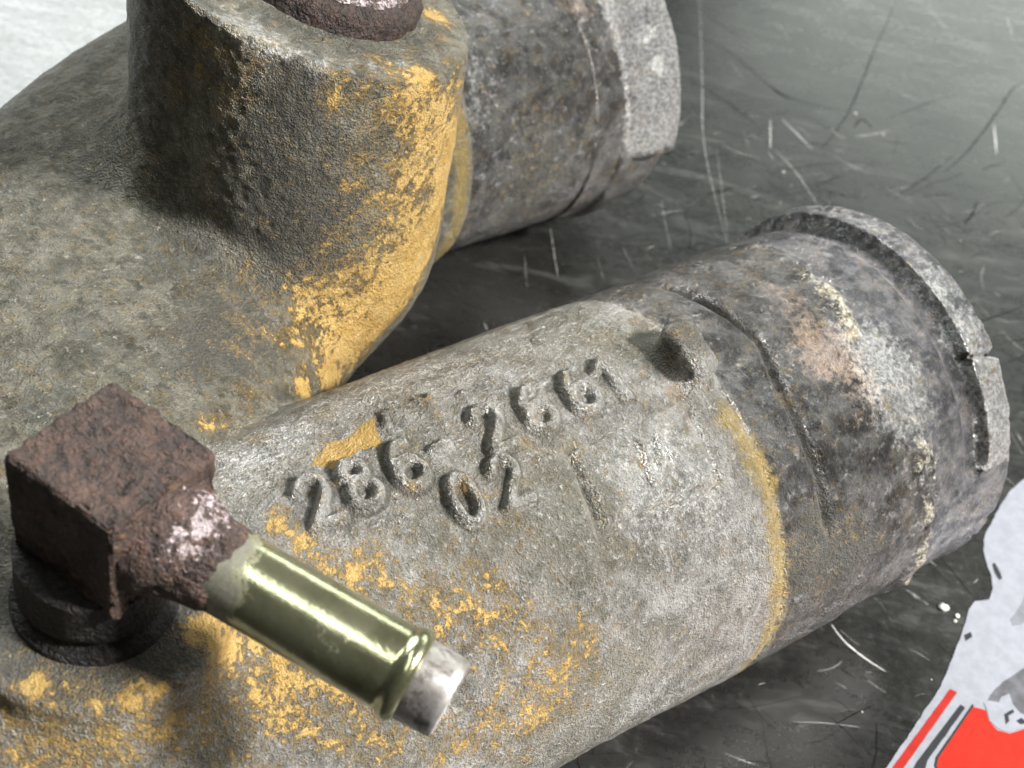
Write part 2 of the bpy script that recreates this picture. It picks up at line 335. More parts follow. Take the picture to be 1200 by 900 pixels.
DARK = [(-9.79, 4.77, 8.89, 1.08, 0.6), (-9.19, 4.45, 8.43, 0.94, 0.65), (-9.50, 4.59, 7.57, 0.96, 0.6), (-9.42, 4.55, 10.18, 0.60, 0.7), (-10.03, 4.96, 9.62, 0.61, 0.25), (-8.83, 4.33, 7.17, 0.81, 0.35), (-10.26, 5.19, 7.73, 0.80, 0.25), (-11.17, 4.00, 6.88, 0.93, 0.5), (-11.92, 3.67, 7.10, 0.76, 0.25), (-9.77, 4.75, 10.59, 0.52, 0.6), (-10.09, 0.83, 7.20, 0.29, 0.6), (-9.49, 0.81, 7.20, 0.22, 0.5), (-11.00, -0.12, 7.30, 0.83, 0.3), (-9.65, -0.75, 7.22, 0.84, 0.25), (-4.24, -3.26, 5.22, 0.98, 0.5), (-4.82, -3.22, 5.31, 0.48, 0.6), (-3.38, -3.45, 4.70, 0.84, 0.35), (-4.62, -1.50, 6.96, 0.32, 0.4), (-4.26, -2.95, 5.76, 0.32, 0.6), (-1.50, 8.43, 5.20, 1.48, 0.35), (-0.98, 8.12, 3.91, 1.30, 0.5), (2.40, 8.22, 2.82, 0.70, 0.5), (1.01, 8.07, 3.59, 0.68, 0.45), (1.80, 8.80, 6.31, 0.31, 0.6), (1.88, 8.33, 5.71, 0.27, 0.6), (-12.59, 6.99, 7.36, 0.98, 0.3), (-13.39, 5.49, 7.41, 0.93, 0.3), (-11.70, 7.06, 7.37, 0.83, 0.25), (-15.83, -1.32, 7.72, 0.49, 0.4), (-16.16, -1.13, 7.72, 0.37, 0.4), (-15.10, -1.59, 7.72, 0.49, 0.5), (-14.70, -1.25, 7.72, 0.49, 0.5), (-5.63, -0.53, 7.59, 0.46, 0.4), (-4.91, -2.18, 6.56, 0.47, 0.45), (-1.60, 8.26, 2.83, 1.31, 0.5), (-16.28, -0.92, 7.72, 0.49, 0.7), (-15.88, -1.42, 7.72, 0.48, 0.7), (-15.46, -1.66, 7.72, 0.36, 0.6), (-16.54, -1.05, 7.72, 0.36, 0.7), (-15.11, -1.16, 7.72, 0.62, 0.8), (-15.87, -0.45, 7.72, 0.62, 0.8), (-14.30, -1.03, 7.72, 0.38, 0.7), (-15.18, -1.54, 7.72, 0.43, 1.1), (-15.71, -1.52, 7.72, 0.36, 1), (-16.19, -1.18, 7.72, 0.36, 1), (-14.52, -1.56, 7.72, 0.31, 0.9), (-8.78, 4.32, 6.61, 0.49, 0.4), (-9.94, 3.50, 5.85, 0.40, 0.3), (-9.75, 4.61, 6.75, 0.73, 0.45), (-16.11, -0.04, 7.74, 0.38, 0.9), (-10.64, -0.90, 7.18, 0.55, 0.2), (-5.82, -0.12, 7.31, 0.34, 0.9), (-5.25, -0.32, 7.80, 0.34, 1.1), (-5.25, -0.00, 7.81, 0.22, 1), (-3.52, -1.86, 6.77, 0.65, 0.3), (-3.18, -3.42, 4.78, 0.68, 0.5), (-4.17, -3.49, 4.55, 0.66, 0.6), (-11.20, 3.67, 6.81, 0.77, 0.7), (-12.14, 3.26, 7.10, 0.67, 0.6), (-10.81, 3.27, 6.43, 0.47, 0.5)]  # dirt, plus painted shade on the riser, boss and beside the lug
PALE = [(-12.37, 1.03, 7.14, 0.63, 0.75), (-11.50, 1.35, 7.03, 0.57, 0.75), (-10.35, 1.78, 6.82, 0.60, 0.6), (-9.44, 1.98, 6.69, 0.61, 0.6), (-8.86, 2.12, 6.58, 0.62, 0.45), (-8.04, 1.49, 6.97, 0.93, 0.35), (-12.79, 0.51, 7.26, 0.27, 0.3), (-7.26, -1.68, 6.89, 1.03, 0.4), (-6.57, -1.92, 6.77, 1.05, 0.4), (-6.54, -2.76, 6.03, 1.06, 0.25), (-1.85, -1.83, 6.79, 0.68, 0.75), (-1.79, -2.35, 6.42, 0.77, 0.75), (-1.96, -1.19, 7.08, 0.68, 0.55), (-1.82, -3.13, 5.48, 0.43, 0.35), (-1.71, 0.79, 7.15, 0.70, 0.3), (-0.06, -1.81, 6.81, 0.45, 0.6), (-0.04, -0.94, 7.30, 0.45, 0.4), (-10.19, 5.56, 11.14, 0.44, 0.6), (-9.90, 5.07, 11.01, 0.44, 0.6), (-9.30, 4.60, 10.79, 0.44, 0.5), (-8.41, 4.55, 10.53, 0.30, 0.5), (-7.84, 4.70, 10.37, 0.18, 0.7), (-2.60, 9.19, 6.27, 0.82, 0.5), (0.68, 9.18, 6.34, 1.09, 0.35), (2.29, 8.45, 5.97, 0.45, 0.7), (1.85, 7.90, 4.63, 0.56, 0.4), (-2.79, 8.56, 5.47, 0.51, 0.4), (-10.94, 6.98, 9.81, 0.16, 0.6), (-10.93, 6.82, 9.45, 0.13, 0.5)]  # pale skin, plus painted sheen on the main pipe and spigot
RUSTY = [(-2.77, -0.71, 7.20, 0.75, 0.42), (-2.58, -1.30, 7.04, 0.75, 0.42), (-2.52, -2.03, 6.66, 0.58, 0.4), (-2.10, -2.94, 5.77, 0.43, 0.35), (-2.63, 0.10, 7.26, 0.42, 0.35), (-2.97, -1.16, 7.09, 0.50, 0.5), (0.50, 9.68, 6.72, 0.39, 0.6), (-1.48, 8.13, 4.06, 0.64, 0.25), (-2.72, 0.43, 7.22, 0.34, 0.35)]
#BLOBS-END
patch = [(-11.61, .58), (-11.35, .72), (-11.19, .80), (-10.9, .78), (-10.72, .86), (-10.5, .97), (-10.33, .98), (-10.45, .72), (-10.55, .42), (-10.85, .44), (-11.05, .44), (-11.15, .34), (-11.42, .30), (-11.5, .45)]
def in_poly(x, y, P):
    c = np.zeros(len(x), bool)
    for (ax, ay), (bx, by) in zip(P, P[1:] + P[:1]):
        c ^= ((ay > y) != (by > y)) & (x < (bx - ax) * (y - ay) / (by - ay + 1e-12) + ax)
    return c
pw = .05 * vnoise(verts, .15, 51)
paint = blobs(PAINT, k=.63)
paint = np.where(in_poly(s + pw, w + pw, patch) & on_main, 1.25, paint)
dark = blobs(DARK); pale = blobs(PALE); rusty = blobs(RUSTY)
band = np.exp(-((s + 5.24 + .22 * fbm(verts, .9, 4, 61)) / .27) ** 2) * (r1 < 4.2) * (on_main | on_s1) * sstep(-125, -100, ang) * (1 - sstep(-25, -14, ang))
band2 = np.exp(-((s + 3.4) / .3) ** 2) * (v > 6) * (r2 < 4.2)
hose = np.maximum(on_s1 * sstep(-5.12, -4.95, s), on_s2 * sstep(-3.12, -2.95, s))
fresh = on_s1 * (1 - crust)                     # machined, bluish metal
attrs = dict(paint=paint, dark=np.clip(dark + grime_shade + .75 * fgr * ((px < -.95) | (py < -.5)) + gstr * 1.15 + .9 * lineg + pits * crust * .5 + crack * .8, 0, 1.2), pale=np.clip(pale + .45 * np.clip(lh / .13, 0, 1) + .9 * crusty + .35 * (on_bead & (ang > -40)) + .65 * on_s2 * sstep(.95, 1.2, s) * sstep(-94, -88, np.degrees(np.arctan2(v - VB, z - ZA))), 0, 1.2), rusty=rusty,
             ochre=np.maximum(band, .9 * band2), hose=hose, smoother=on_s2, fresh=fresh * (1 - crusty), lime=dep,
             olive=np.clip(1 - hose - sstep(-.25, .35, np.minimum(np.minimum(dB, dE), dC) - dM), 0, 1))

# ------------------------------------------------------------------ materials
def new_mat(name):
    m = bpy.data.materials.new(name); m.use_nodes = True; nt = m.node_tree
    for n in list(nt.nodes): nt.nodes.remove(n)
    return m, nt
class G:
    """small helper to wire shader nodes"""
    def __init__(self, nt): self.nt = nt
    def n(self, t, **kw):
        x = self.nt.nodes.new(t)
        for k, val in kw.items(): setattr(x, k, val)
        return x
    def link(self, a, b): self.nt.links.new(a, b)
    def inp(self, node, key, val):
        if isinstance(val, bpy.types.NodeSocket): self.link(val, node.inputs[key])
        elif val is not None: node.inputs[key].default_value = val
    def coord(self, per=100.0, sc=(1, 1, 1), rot=(0, 0, 0)):
        tc = self.n('ShaderNodeTexCoord'); mp = self.n('ShaderNodeMapping')
        mp.inputs['Scale'].default_value = tuple(per * q for q in sc); mp.inputs['Rotation'].default_value = rot
        self.link(tc.outputs['Object'], mp.inputs['Vector']); return mp.outputs[0]
    def noise(self, co, scale, detail=4, rough=.55, dist=0.0):
        x = self.n('ShaderNodeTexNoise'); self.link(co, x.inputs['Vector'])
        x.inputs['Scale'].default_value = scale; x.inputs['Detail'].default_value = detail; x.inputs['Roughness'].default_value = rough; x.inputs['Distortion'].default_value = dist
        return x.outputs['Fac']
    def voro(self, co, scale, feature='F1', out='Distance'):
        x = self.n('ShaderNodeTexVoronoi', feature=feature); self.link(co, x.inputs['Vector']); x.inputs['Scale'].default_value = scale
        return x.outputs[out]
    def ramp(self, f, a, b, lo=0.0, hi=1.0):
        x = self.n('ShaderNodeMapRange', interpolation_type='SMOOTHSTEP'); self.inp(x, 0, f)
        self.inp(x, 1, a); self.inp(x, 2, b); self.inp(x, 3, lo); self.inp(x, 4, hi); return x.outputs[0]
    def math(self, op, a, b=None, clamp=False):
        x = self.n('ShaderNodeMath', operation=op, use_clamp=clamp); self.inp(x, 0, a); self.inp(x, 1, b); return x.outputs[0]
    def mix(self, f, a, b):
        x = self.n('ShaderNodeMix', data_type='RGBA'); self.inp(x, 0, f)
        for k, val in ((6, a), (7, b)):
            if isinstance(val, tuple) and len(val) == 3: val = val + (1,)
            self.inp(x, k, val)
        return x.outputs[2]
    def attr(self, name):
        return self.n('ShaderNodeAttribute', attribute_name=name).outputs['Fac']
    def out(self, col, rough, metal=0.0, height=None, bump=1.0, dist=0.001, spec=0.5, coat=0.0):
        b = self.n('ShaderNodeBsdfPrincipled'); o = self.n('ShaderNodeOutputMaterial'); self.link(b.outputs[0], o.inputs[0])
        if isinstance(col, tuple): col = col + (1,)
        self.inp(b, 'Base Color', col); self.inp(b, 'Roughness', rough); self.inp(b, 'Metallic', metal); self.inp(b, 'Specular IOR Level', spec); self.inp(b, 'Coat Weight', coat)
        if height is not None:
            bp = self.n('ShaderNodeBump'); bp.inputs['Strength'].default_value = bump; bp.inputs['Distance'].default_value = dist
            self.link(height, bp.inputs['Height']); self.link(bp.outputs[0], b.inputs['Normal'])
        return b

def srgb(r, g, b):
    f = lambda c: ((c / 255) / 12.92) if c / 255 <= .04045 else ((c / 255 + .055) / 1.055) ** 2.4
    return (f(r), f(g), f(b))

def cast_material():
    m, nt = new_mat('weathered_cast_iron'); g = G(nt); co = g.coord()
    grain = g.noise(co, 13, 4, .72); grain2 = g.noise(co, 30, 2, .6); med = g.noise(co, 2.2, 6, .68, .4); big = g.noise(co, .5, 5, .62, .3); blot = g.noise(co, 4.2, 4, .6, .6)
    base = g.mix(g.ramp(med, .34, .66), srgb(110, 108, 102), srgb(162, 160, 156))
    base = g.mix(g.ramp(big, .46, .62, 0, .6), base, srgb(112, 108, 94))
    base = g.mix(g.ramp(grain, .54, .70, 0, .6), base, srgb(210, 209, 206))
    base = g.mix(g.ramp(grain, .45, .30, 0, .5), base, srgb(64, 61, 54))
    base = g.mix(g.ramp(blot, .58, .70, 0, .5), base, srgb(84, 81, 72))
    # duller, olive-stained skin of the branch and the inlet
    ol = g.mix(g.ramp(med, .36, .64), srgb(84, 82, 72), srgb(126, 123, 111))
    ol = g.mix(g.ramp(blot, .50, .66, 0, .75), ol, srgb(58, 55, 44))
    ol = g.mix(g.ramp(big, .52, .66, 0, .5), ol, srgb(82, 84, 82))
    ol = g.mix(g.ramp(g.noise(co, 6.5, 4, .65, .3), .63, .70, 0, .7), ol, srgb(168, 165, 150))
    ol = g.mix(g.ramp(grain, .56, .72, 0, .4), ol, srgb(176, 174, 160)); ol = g.mix(g.ramp(grain, .44, .30, 0, .45), ol, srgb(48, 46, 38))
    base = g.mix(g.math('MULTIPLY', g.attr('olive'), .92), base, ol)
    # hose end: darker, bluish, mottled
    hmix = g.mix(g.ramp(g.noise(co, 1.7, 7, .72, .5), .38, .62), srgb(70, 69, 68), srgb(118, 117, 116))
    hmix = g.mix(g.ramp(g.noise(co, 5, 6, .75, .3), .56, .68, 0, .8), hmix, srgb(184, 184, 184))
    hd = g.math('MULTIPLY', g.ramp(g.noise(co, 3.4, 6, .78, .8), .47, .37, 0, .6), g.math('SUBTRACT', 1.0, g.math('MULTIPLY', g.attr('smoother'), .65)))
    hmix = g.mix(hd, hmix, srgb(42, 41, 41))
    hmix = g.mix(g.ramp(grain, .57, .72, 0, .3), hmix, srgb(190, 190, 190)); hmix = g.mix(g.ramp(grain, .44, .30, 0, .35), hmix, srgb(40, 40, 40))
    base = g.mix(g.attr('hose'), base, hmix)
    fr = g.mix(g.ramp(g.noise(co, 3, 6, .7), .36, .66), srgb(84, 84, 87), srgb(150, 150, 154))
    base = g.mix(g.math('MULTIPLY', g.attr('fresh'), .8), base, fr)
    # stain maps; dark and pale also carry painted shade and sheen
    nz = g.noise(co, 2.4, 7, .74, .3); nf = g.noise(co, 6.0, 6, .74)
    wide = lambda x, k: g.math('MULTIPLY', g.math('SUBTRACT', x, .5), k)
    def cover(name, *ns):
        t = g.attr(name)
        for q in ns: t = g.math('ADD', t, q)
        return t
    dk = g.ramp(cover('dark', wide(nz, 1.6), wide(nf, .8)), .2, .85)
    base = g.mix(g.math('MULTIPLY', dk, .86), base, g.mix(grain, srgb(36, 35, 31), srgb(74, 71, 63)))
    pl = g.ramp(cover('pale', wide(nf, 2.2)), .3, .75)
    base = g.mix(g.math('MULTIPLY', pl, g.math('ADD', .55, g.math('MULTIPLY', g.attr('hose'), .25))), base, g.mix(g.ramp(grain, .4, .62), srgb(150, 150, 148), srgb(215, 215, 214)))
    ru = g.ramp(cover('rusty', wide(nf, 2.0), wide(nz, .6)), .3, .75)
    base = g.mix(g.math('MULTIPLY', ru, g.ramp(grain, .35, .65, .15, .75)), base, g.mix(blot, srgb(112, 86, 72), srgb(186, 164, 146)))
    li = g.ramp(cover('lime', wide(nf, 3.2), wide(grain, 1.4), wide(nz, 1.2)), .5, 1.0)
    base = g.mix(g.math('MULTIPLY', li, .9), base, g.mix(g.ramp(grain, .35, .65), srgb(112, 106, 86), srgb(196, 192, 174)))
    oc = g.ramp(cover('ochre', wide(nf, 1.8), wide(nz, .8)), .3, 1.0)
    base = g.mix(g.math('MULTIPLY', oc, .75), base, g.mix(grain, srgb(128, 106, 56), srgb(184, 162, 100)))
    # flaking yellow paint
    pn = g.noise(co, 3.0, 8, .74, .3); pf = g.noise(co, 10.0, 5, .72, .2)
    cov = cover('paint', wide(pn, 2.2), wide(pf, 2.0))
    pm = g.ramp(cov, .52, .58)
    film = g.math('MULTIPLY', g.ramp(g.math('ADD', cov, wide(grain2, 1.2)), .08, .60), g.math('SUBTRACT', 1.0, pm))      # paint rubbed thin round the flakes
    base = g.mix(g.math('MULTIPLY', film, .62), base, g.mix(grain, srgb(92, 78, 46), srgb(168, 138, 78)))
    pcol = g.mix(g.ramp(g.noise(co, 3, 6, .7), .36, .66), srgb(146, 115, 56), srgb(166, 138, 80))
    pcol = g.mix(g.ramp(nz, .48, .64, 0, .45), pcol, srgb(140, 124, 88))
    pcol = g.mix(g.ramp(grain, .44, .30, 0, .75), pcol, srgb(104, 76, 30))
    pcol = g.mix(g.ramp(grain2, .62, .72, 0, .4), pcol, srgb(200, 166, 98))
    base = g.mix(pm, base, pcol)
    hgt = g.math('ADD', g.math('MULTIPLY', grain, .8), g.math('MULTIPLY', grain2, .5))
    hgt = g.math('MULTIPLY', hgt, g.math('SUBTRACT', 1.0, g.math('MULTIPLY', pm, .35)))
    hgt = g.math('ADD', hgt, g.math('MULTIPLY', pm, .5))
    rough = g.math('ADD', .36, g.math('ADD', g.math('MULTIPLY', pm, .06), g.math('MULTIPLY', dk, .34)))
    metal = g.math('MULTIPLY', g.math('SUBTRACT', 1.0, g.math('MAXIMUM', g.math('MAXIMUM', pm, li), g.math('MAXIMUM', dk, ru)), True), .55)
    metal = g.math('MULTIPLY', metal, g.math('ADD', 1.0, g.math('MULTIPLY', g.attr('hose'), .6)))
    rough = g.math('SUBTRACT', rough, g.math('MULTIPLY', g.attr('hose'), .08))
    g.out(base, rough, metal, hgt, 1.0, .0014)
    return m
CAST = cast_material()

def rust_material(name, worn=0.0, k=1.0, tint=(1, 1, 1)):
    def srgb_(*c): return tuple(q * k * t for q, t in zip(srgb(*c), tint))
    m, nt = new_mat(name); g = G(nt); co = g.coord()
    a = g.noise(co, 3.0, 6, .65); b = g.noise(co, 11, 4, .65); c = g.noise(co, 1.2, 4, .6)
    col = g.mix(g.ramp(a, .35, .68), srgb_(58, 43, 37), srgb_(104, 78, 66))
    col = g.mix(g.ramp(b, .56, .72, 0, .7), col, srgb_(134, 84, 54))
    col = g.mix(g.ramp(b, .46, .3, 0, .7), col, srgb_(40, 30, 30))
    col = g.mix(g.math('MULTIPLY', g.ramp(g.noise(co, 2.2, 5, .7), .60, .70), .55), col, srgb_(150, 112, 70))
    metal = 0.0; rough = .62
    if worn > 0:
        wm = g.ramp(g.math('ADD', g.attr('worn'), g.math('MULTIPLY', g.math('SUBTRACT', g.noise(co, 9, 5, .75, .3), .5), 3.0)), .55, .95)
        col = g.mix(wm, col, g.mix(b, srgb(140, 118, 116), srgb(214, 204, 208))); metal = g.math('MULTIPLY', wm, .6); rough = g.math('SUBTRACT', .62, g.math('MULTIPLY', wm, .3))
    h = g.math('ADD', g.math('ADD', g.math('MULTIPLY', a, .9), g.math('MULTIPLY', b, .8)), g.math('MULTIPLY', g.ramp(g.noise(co, 6, 3, .5, 1.5), .5, .56), .35))
    g.out(col, rough, metal, h, 1.0, .0011)
    return m
RUST = rust_material('scaly_rust', 0, .5, (1.0, .98, .93)); DRUST = rust_material('dark_rust', 0, .26, (1.0, .9, .85)); SHADED_RUST = rust_material('shaded_rust', 0, .06, (1, .92, .85)); RUSTW = rust_material('worn_rust', 1.0, .55)

def brass_material():
    m, nt = new_mat('yellow_zinc_plating'); g = G(nt); co = g.coord()
    a = g.noise(co, 1.3, 4, .6); sp = g.noise(co, 16, 3, .7); f = g.noise(co, 6, 5, .7)
    col = g.mix(g.ramp(a, .35, .65), srgb(150, 149, 116), srgb(188, 187, 152))
    col = g.mix(g.ramp(f, .60, .74, 0, .4), col, srgb(96, 104, 96))
    col = g.mix(g.ramp(sp, .64, .72, 0, .8), col, srgb(214, 214, 196)); col = g.mix(g.ramp(sp, .36, .28, 0, .8), col, srgb(60, 60, 44))
    fo = g.ramp(g.math('ADD', g.attr('worn'), g.math('MULTIPLY', g.math('SUBTRACT', f, .5), 2.2)), .45, 1.15)
    col = g.mix(g.math('MULTIPLY', fo, .85), col, g.mix(sp, srgb(52, 50, 46), srgb(120, 117, 112)))
    rough = g.math('ADD', .17, g.math('ADD', g.math('MULTIPLY', f, .06), g.math('MULTIPLY', fo, .3)))
    g.out(col, rough, g.math('SUBTRACT', .92, g.math('MULTIPLY', fo, .6)), g.math('ADD', f, sp), .12, .0003)
    return m
BRASS = brass_material()
def tip_material():
    m, nt = new_mat('bare_tube_end'); g = G(nt); co = g.coord()
    f = g.noise(co, 5, 5, .7); a = g.noise(co, 1.6, 4, .6)
    col = g.mix(g.ramp(a, .35, .65), srgb(146, 140, 136), srgb(202, 198, 194))
    col = g.mix(g.ramp(f, .5, .36, 0, .7), col, srgb(88, 82, 78))
    g.out(col, .38, .7, f, .3, .0004)
    return m
TIP = tip_material()

def bench_material():
    m, nt = new_mat('scuffed_dark_bench'); g = G(nt); co = g.coord()
    a = g.noise(co, .35, 5, .6); st = g.coord(100, (.35, 1.5, 1), (0, 0, .9)); b = g.noise(st, 1.0, 7, .66, .8); c = g.noise(co, .9, 6, .7, 1.2); f = g.noise(co, 5.5, 6, .72)
    col = g.mix(g.ramp(a, .35, .66), srgb(20, 20, 19), srgb(34, 34, 32))
    col = g.mix(g.ramp(b, .54, .70, 0, .4), col, srgb(72, 72, 70))
    col = g.mix(g.ramp(c, .46, .34, 0, .6), col, srgb(18, 18, 17))
    col = g.mix(g.ramp(f, .60, .72, 0, .35), col, srgb(96, 96, 93))
    rough = g.math('ADD', g.ramp(b, .3, .7, .26, .36), g.ramp(f, .4, .7, -.04, .06))
    g.out(col, rough, 0.0, g.math('ADD', g.math('MULTIPLY', c, .35), g.math('MULTIPLY', f, .35)), .07, .0006, spec=.8)
    return m
BENCH = bench_material()
def plain(name, c, rough, var=.25, spec=.5, metal=0.0):
    m, nt = new_mat(name); g = G(nt); co = g.coord()
    f = g.noise(co, 3.0, 5, .65)
    dk = tuple(q * (1 - var) for q in c)
    col = g.mix(g.ramp(f, .35, .65), dk, c)
    g.out(col, rough, metal, g.noise(co, 8, 3, .6), .08, .0004, spec=spec)
    return m

# ------------------------------------------------------------------ scene objects
def empty(name, loc, rz=0.0, **props):
    o = bpy.data.objects.new(name, None); C.objects.link(o); o.location = loc; o.rotation_euler = (0, 0, rz); o.empty_display_size = .02
    for k, val in props.items(): o[k] = val
    return o
def mesh_np(name, V, F, mat, parent=None, normals=None, at=None, smooth=True):
    me = bpy.data.meshes.new(name)
    me.vertices.add(len(V)); me.vertices.foreach_set('co', np.ascontiguousarray(V, np.float32).ravel())
    n = len(F); me.loops.add(n * 4); me.loops.foreach_set('vertex_index', np.ascontiguousarray(F, np.int32).ravel())
    me.polygons.add(n); me.polygons.foreach_set('loop_start', np.arange(0, n * 4, 4, dtype=np.int32))
    me.polygons.foreach_set('use_smooth', np.full(n, smooth))
    me.update(calc_edges=True)
    if at:
        for k, a in at.items():
            x = me.attributes.new(k, 'FLOAT', 'POINT'); x.data.foreach_set('value', np.ascontiguousarray(a, np.float32))
    if normals is not None: me.normals_split_custom_set_from_vertices(normals.tolist())
    me.materials.append(mat)
    o = bpy.data.objects.new(name, me); C.objects.link(o)
    if parent: o.parent = parent
    return o

mani = empty('cast_pipe_manifold', (0, 0, 0), PHI,
             label='large grey cast iron pipe manifold with flaking yellow paint and raised part number', category='pipe manifold')
def sub(name, fm, parent=mani):
    F = quads[fm]; u, inv = np.unique(F, return_inverse=True)
    return mesh_np(name, verts[u] * S, inv.reshape(F.shape), CAST, parent, vn[u], {k: a[u] for k, a in attrs.items()})
fc = verts[quads].mean(1)
med = lambda a: a[quads].mean(1)
fo = np.where((own[quads] == own[quads][:, :1]).all(1), own[quads][:, 0], -1)
fs, fv, fz = fc.T
fD = DD[quads].mean(1)
lab = np.zeros(len(quads), int)
branch_side = np.minimum(np.minimum(fD[:, 1], fD[:, 2]), fD[:, 3]) < fD[:, 0]
lab[branch_side & (fs > -30)] = 1                                             # second pipe with its bend
lab[(fD[:, 3] < 0.12) & (fz > 6.2)] = 2                               # upright inlet
lab[(fD[:, 4] < .10) & (fz > 6.6) & (np.hypot(fs - BOSS[0], fv - BOSS[1]) < 2.1)] = 3
lab[(fs > -5.03) & (np.hypot(fv, fz - ZA) < 4.6)] = 4
lab[(fs > -3.05) & (np.hypot(fv - VB, fz - ZA) < 4.6) & (fv > 6)] = 5
fr1 = np.hypot(fv, fz - ZA)
lab[(lab == 4) & (fs > -.05) & (fr1 > 3.3)] = 6
lab[(lab == 5) & (fs > 1.2) & (np.hypot(fv - VB, fz - ZA) > 3.3)] = 7
lab[(fD[:, 7] < .05) & (fr1 > 3.58) & (lab == 0)] = 8
lab = np.where((fo >= 0) & (lab == 0), 100 + fo, lab)
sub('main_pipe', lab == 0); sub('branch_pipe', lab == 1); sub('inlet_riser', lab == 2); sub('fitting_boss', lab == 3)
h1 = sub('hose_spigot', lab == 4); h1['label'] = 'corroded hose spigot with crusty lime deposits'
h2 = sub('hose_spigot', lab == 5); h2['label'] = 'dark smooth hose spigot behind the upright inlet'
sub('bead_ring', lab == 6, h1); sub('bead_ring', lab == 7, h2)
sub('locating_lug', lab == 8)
for i, L_ in enumerate(LET):
    if (lab == 100 + i).any():
        sub({'-': 'raised_dash', '.': 'raised_dot', 'm': 'raised_mark', 'v': 'raised_mark'}.get(L_[0], 'raised_digit'), lab == 100 + i)

RZ = Matrix.Rotation(PHI, 3, 'Z')
def W(x, y, zz): return RZ @ Vector((x, y, zz)) * S

def bm_obj(name, bm, mat, parent, smooth=True, attr=None):
    me = bpy.data.meshes.new(name); bm.to_mesh(me); bm.free()
    me.materials.append(mat)
    for p in me.polygons: p.use_smooth = smooth
    if attr:
        co = np.array([q.co for q in me.vertices])
        for k, fnc in attr.items():
            x = me.attributes.new(k, 'FLOAT', 'POINT'); x.data.foreach_set('value', np.ascontiguousarray(fnc(co / S), np.float32))
    o = bpy.data.objects.new(name, me); C.objects.link(o)
    if parent: o.parent = parent
    return o
def displace(bm, amp, scale, seed, oct=3):
    bm.normal_update()
    co = np.array([q.co for q in bm.verts]) / S
    h = amp * fbm(co, scale, oct, seed)
    ns = [q.normal.copy() for q in bm.verts]
    for q, n, k in zip(bm.verts, ns, h): q.co += n * float(k) * S
def lathe(prof, seg=64, wob=None):
    """profile [(radius, axial)] about the local X axis, cm"""
    bm = bmesh.new(); rings = []
    for r, t in prof:
        rings.append([bm.verts.new((t * S, r * S * math.cos(2 * math.pi * k / seg), r * S * math.sin(2 * math.pi * k / seg))) for k in range(seg)] if r > 1e-6 else [bm.verts.new((t * S, 0, 0))])
    for A, B_ in zip(rings[:-1], rings[1:]):
        for k in range(seg):
            a, b = k % len(A), (k + 1) % len(A); c, d = (k + 1) % len(B_), k % len(B_)
            vs = []
            for q in (A[a], A[b], B_[c], B_[d]):
                if q not in vs: vs.append(q)
            if len(vs) > 2:
                try: bm.faces.new(vs)
                except ValueError: pass
    bmesh.ops.recalc_face_normals(bm, faces=bm.faces)
    return bm
def dense(prof, step=.06):
    out = [prof[0]]
    for a, b in zip(prof[:-1], prof[1:]):
        n = max(1, int(math.hypot(b[0] - a[0], b[1] - a[1]) / step))
        out += [(a[0] + (b[0] - a[0]) * k / n, a[1] + (b[1] - a[1]) * k / n) for k in range(1, n + 1)]
    return out

# rusty elbow fitting with the plated tube
BE = math.radians(18.46)
fit = empty('elbow_fitting', W(BOSS[0], BOSS[1], BOSSZ), 0, label='rusty square elbow fitting with a shiny greenish tube, screwed into the round boss', category='pipe fitting')
blockc = Vector((-10.3118, -10.9396, 0)) * S - Vector((fit.location.x, fit.location.y, 0))
BTOP = 10.171 - BOSSZ; BH = 1.6; BS = 1.64
bm = bmesh.new(); bmesh.ops.create_cube(bm, size=1)
bmesh.ops.scale(bm, vec=(BS * S, BS * S, BH * S), verts=bm.verts)
bmesh.ops.bevel(bm, geom=bm.edges[:], offset=.09 * S, segments=3, affect='EDGES', profile=.6)
bmesh.ops.subdivide_edges(bm, edges=bm.edges[:], cuts=34, use_grid_fill=True)
bmesh.ops.triangulate(bm, faces=[f for f in bm.faces if len(f.verts) > 4])
displace(bm, .05, .9, 61); displace(bm, .06, .28, 62); displace(bm, .04, .12, 68)
blk = bm_obj('fitting_block', bm, RUST, fit)
blk.location = blockc + Vector((0, 0, (BTOP - BH / 2) * S)); blk.rotation_euler = (0, 0, BE + math.pi / 4)
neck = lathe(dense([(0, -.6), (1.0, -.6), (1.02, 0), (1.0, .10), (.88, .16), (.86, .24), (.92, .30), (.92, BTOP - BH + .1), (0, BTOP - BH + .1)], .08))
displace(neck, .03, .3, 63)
nk = bm_obj('threaded_neck', neck, SHADED_RUST, fit); nk.rotation_euler = (0, -math.pi / 2, 0)  # neck coloured near black to stand for the shade under block and tube
fdir_h = BE - math.pi / 4
tdir_h = math.radians(-14.0)
tilt = math.radians(-9.5)
td = Vector((math.cos(tdir_h) * math.cos(tilt), math.sin(tdir_h) * math.cos(tilt), math.sin(tilt)))
tq = td.to_track_quat('X', 'Z')
t0 = blk.location + Vector((math.cos(fdir_h), math.sin(fdir_h), 0)) * (.62 * S) + Vector((0, 0, (BH / 2 - .80) * S))
sock = lathe(dense([(0, -.3), (.80, -.3), (.74, .20), (.66, .42), (.575, .62), (.54, .90), (.50, 1.02), (.40, 1.06), (0, 1.06)], .05), 72)
displace(sock, .05, .35, 64); displace(sock, .05, .12, 65)
so = bm_obj('tube_socket', sock, RUSTW, fit, attr={'worn': lambda c: .75 * np.exp(-((c[:, 0] - .55) / .35) ** 2) * sstep(-.2, .5, c[:, 2] + .3 * c[:, 1])})
so.location = t0; so.rotation_mode = 'QUATERNION'; so.rotation_quaternion = tq
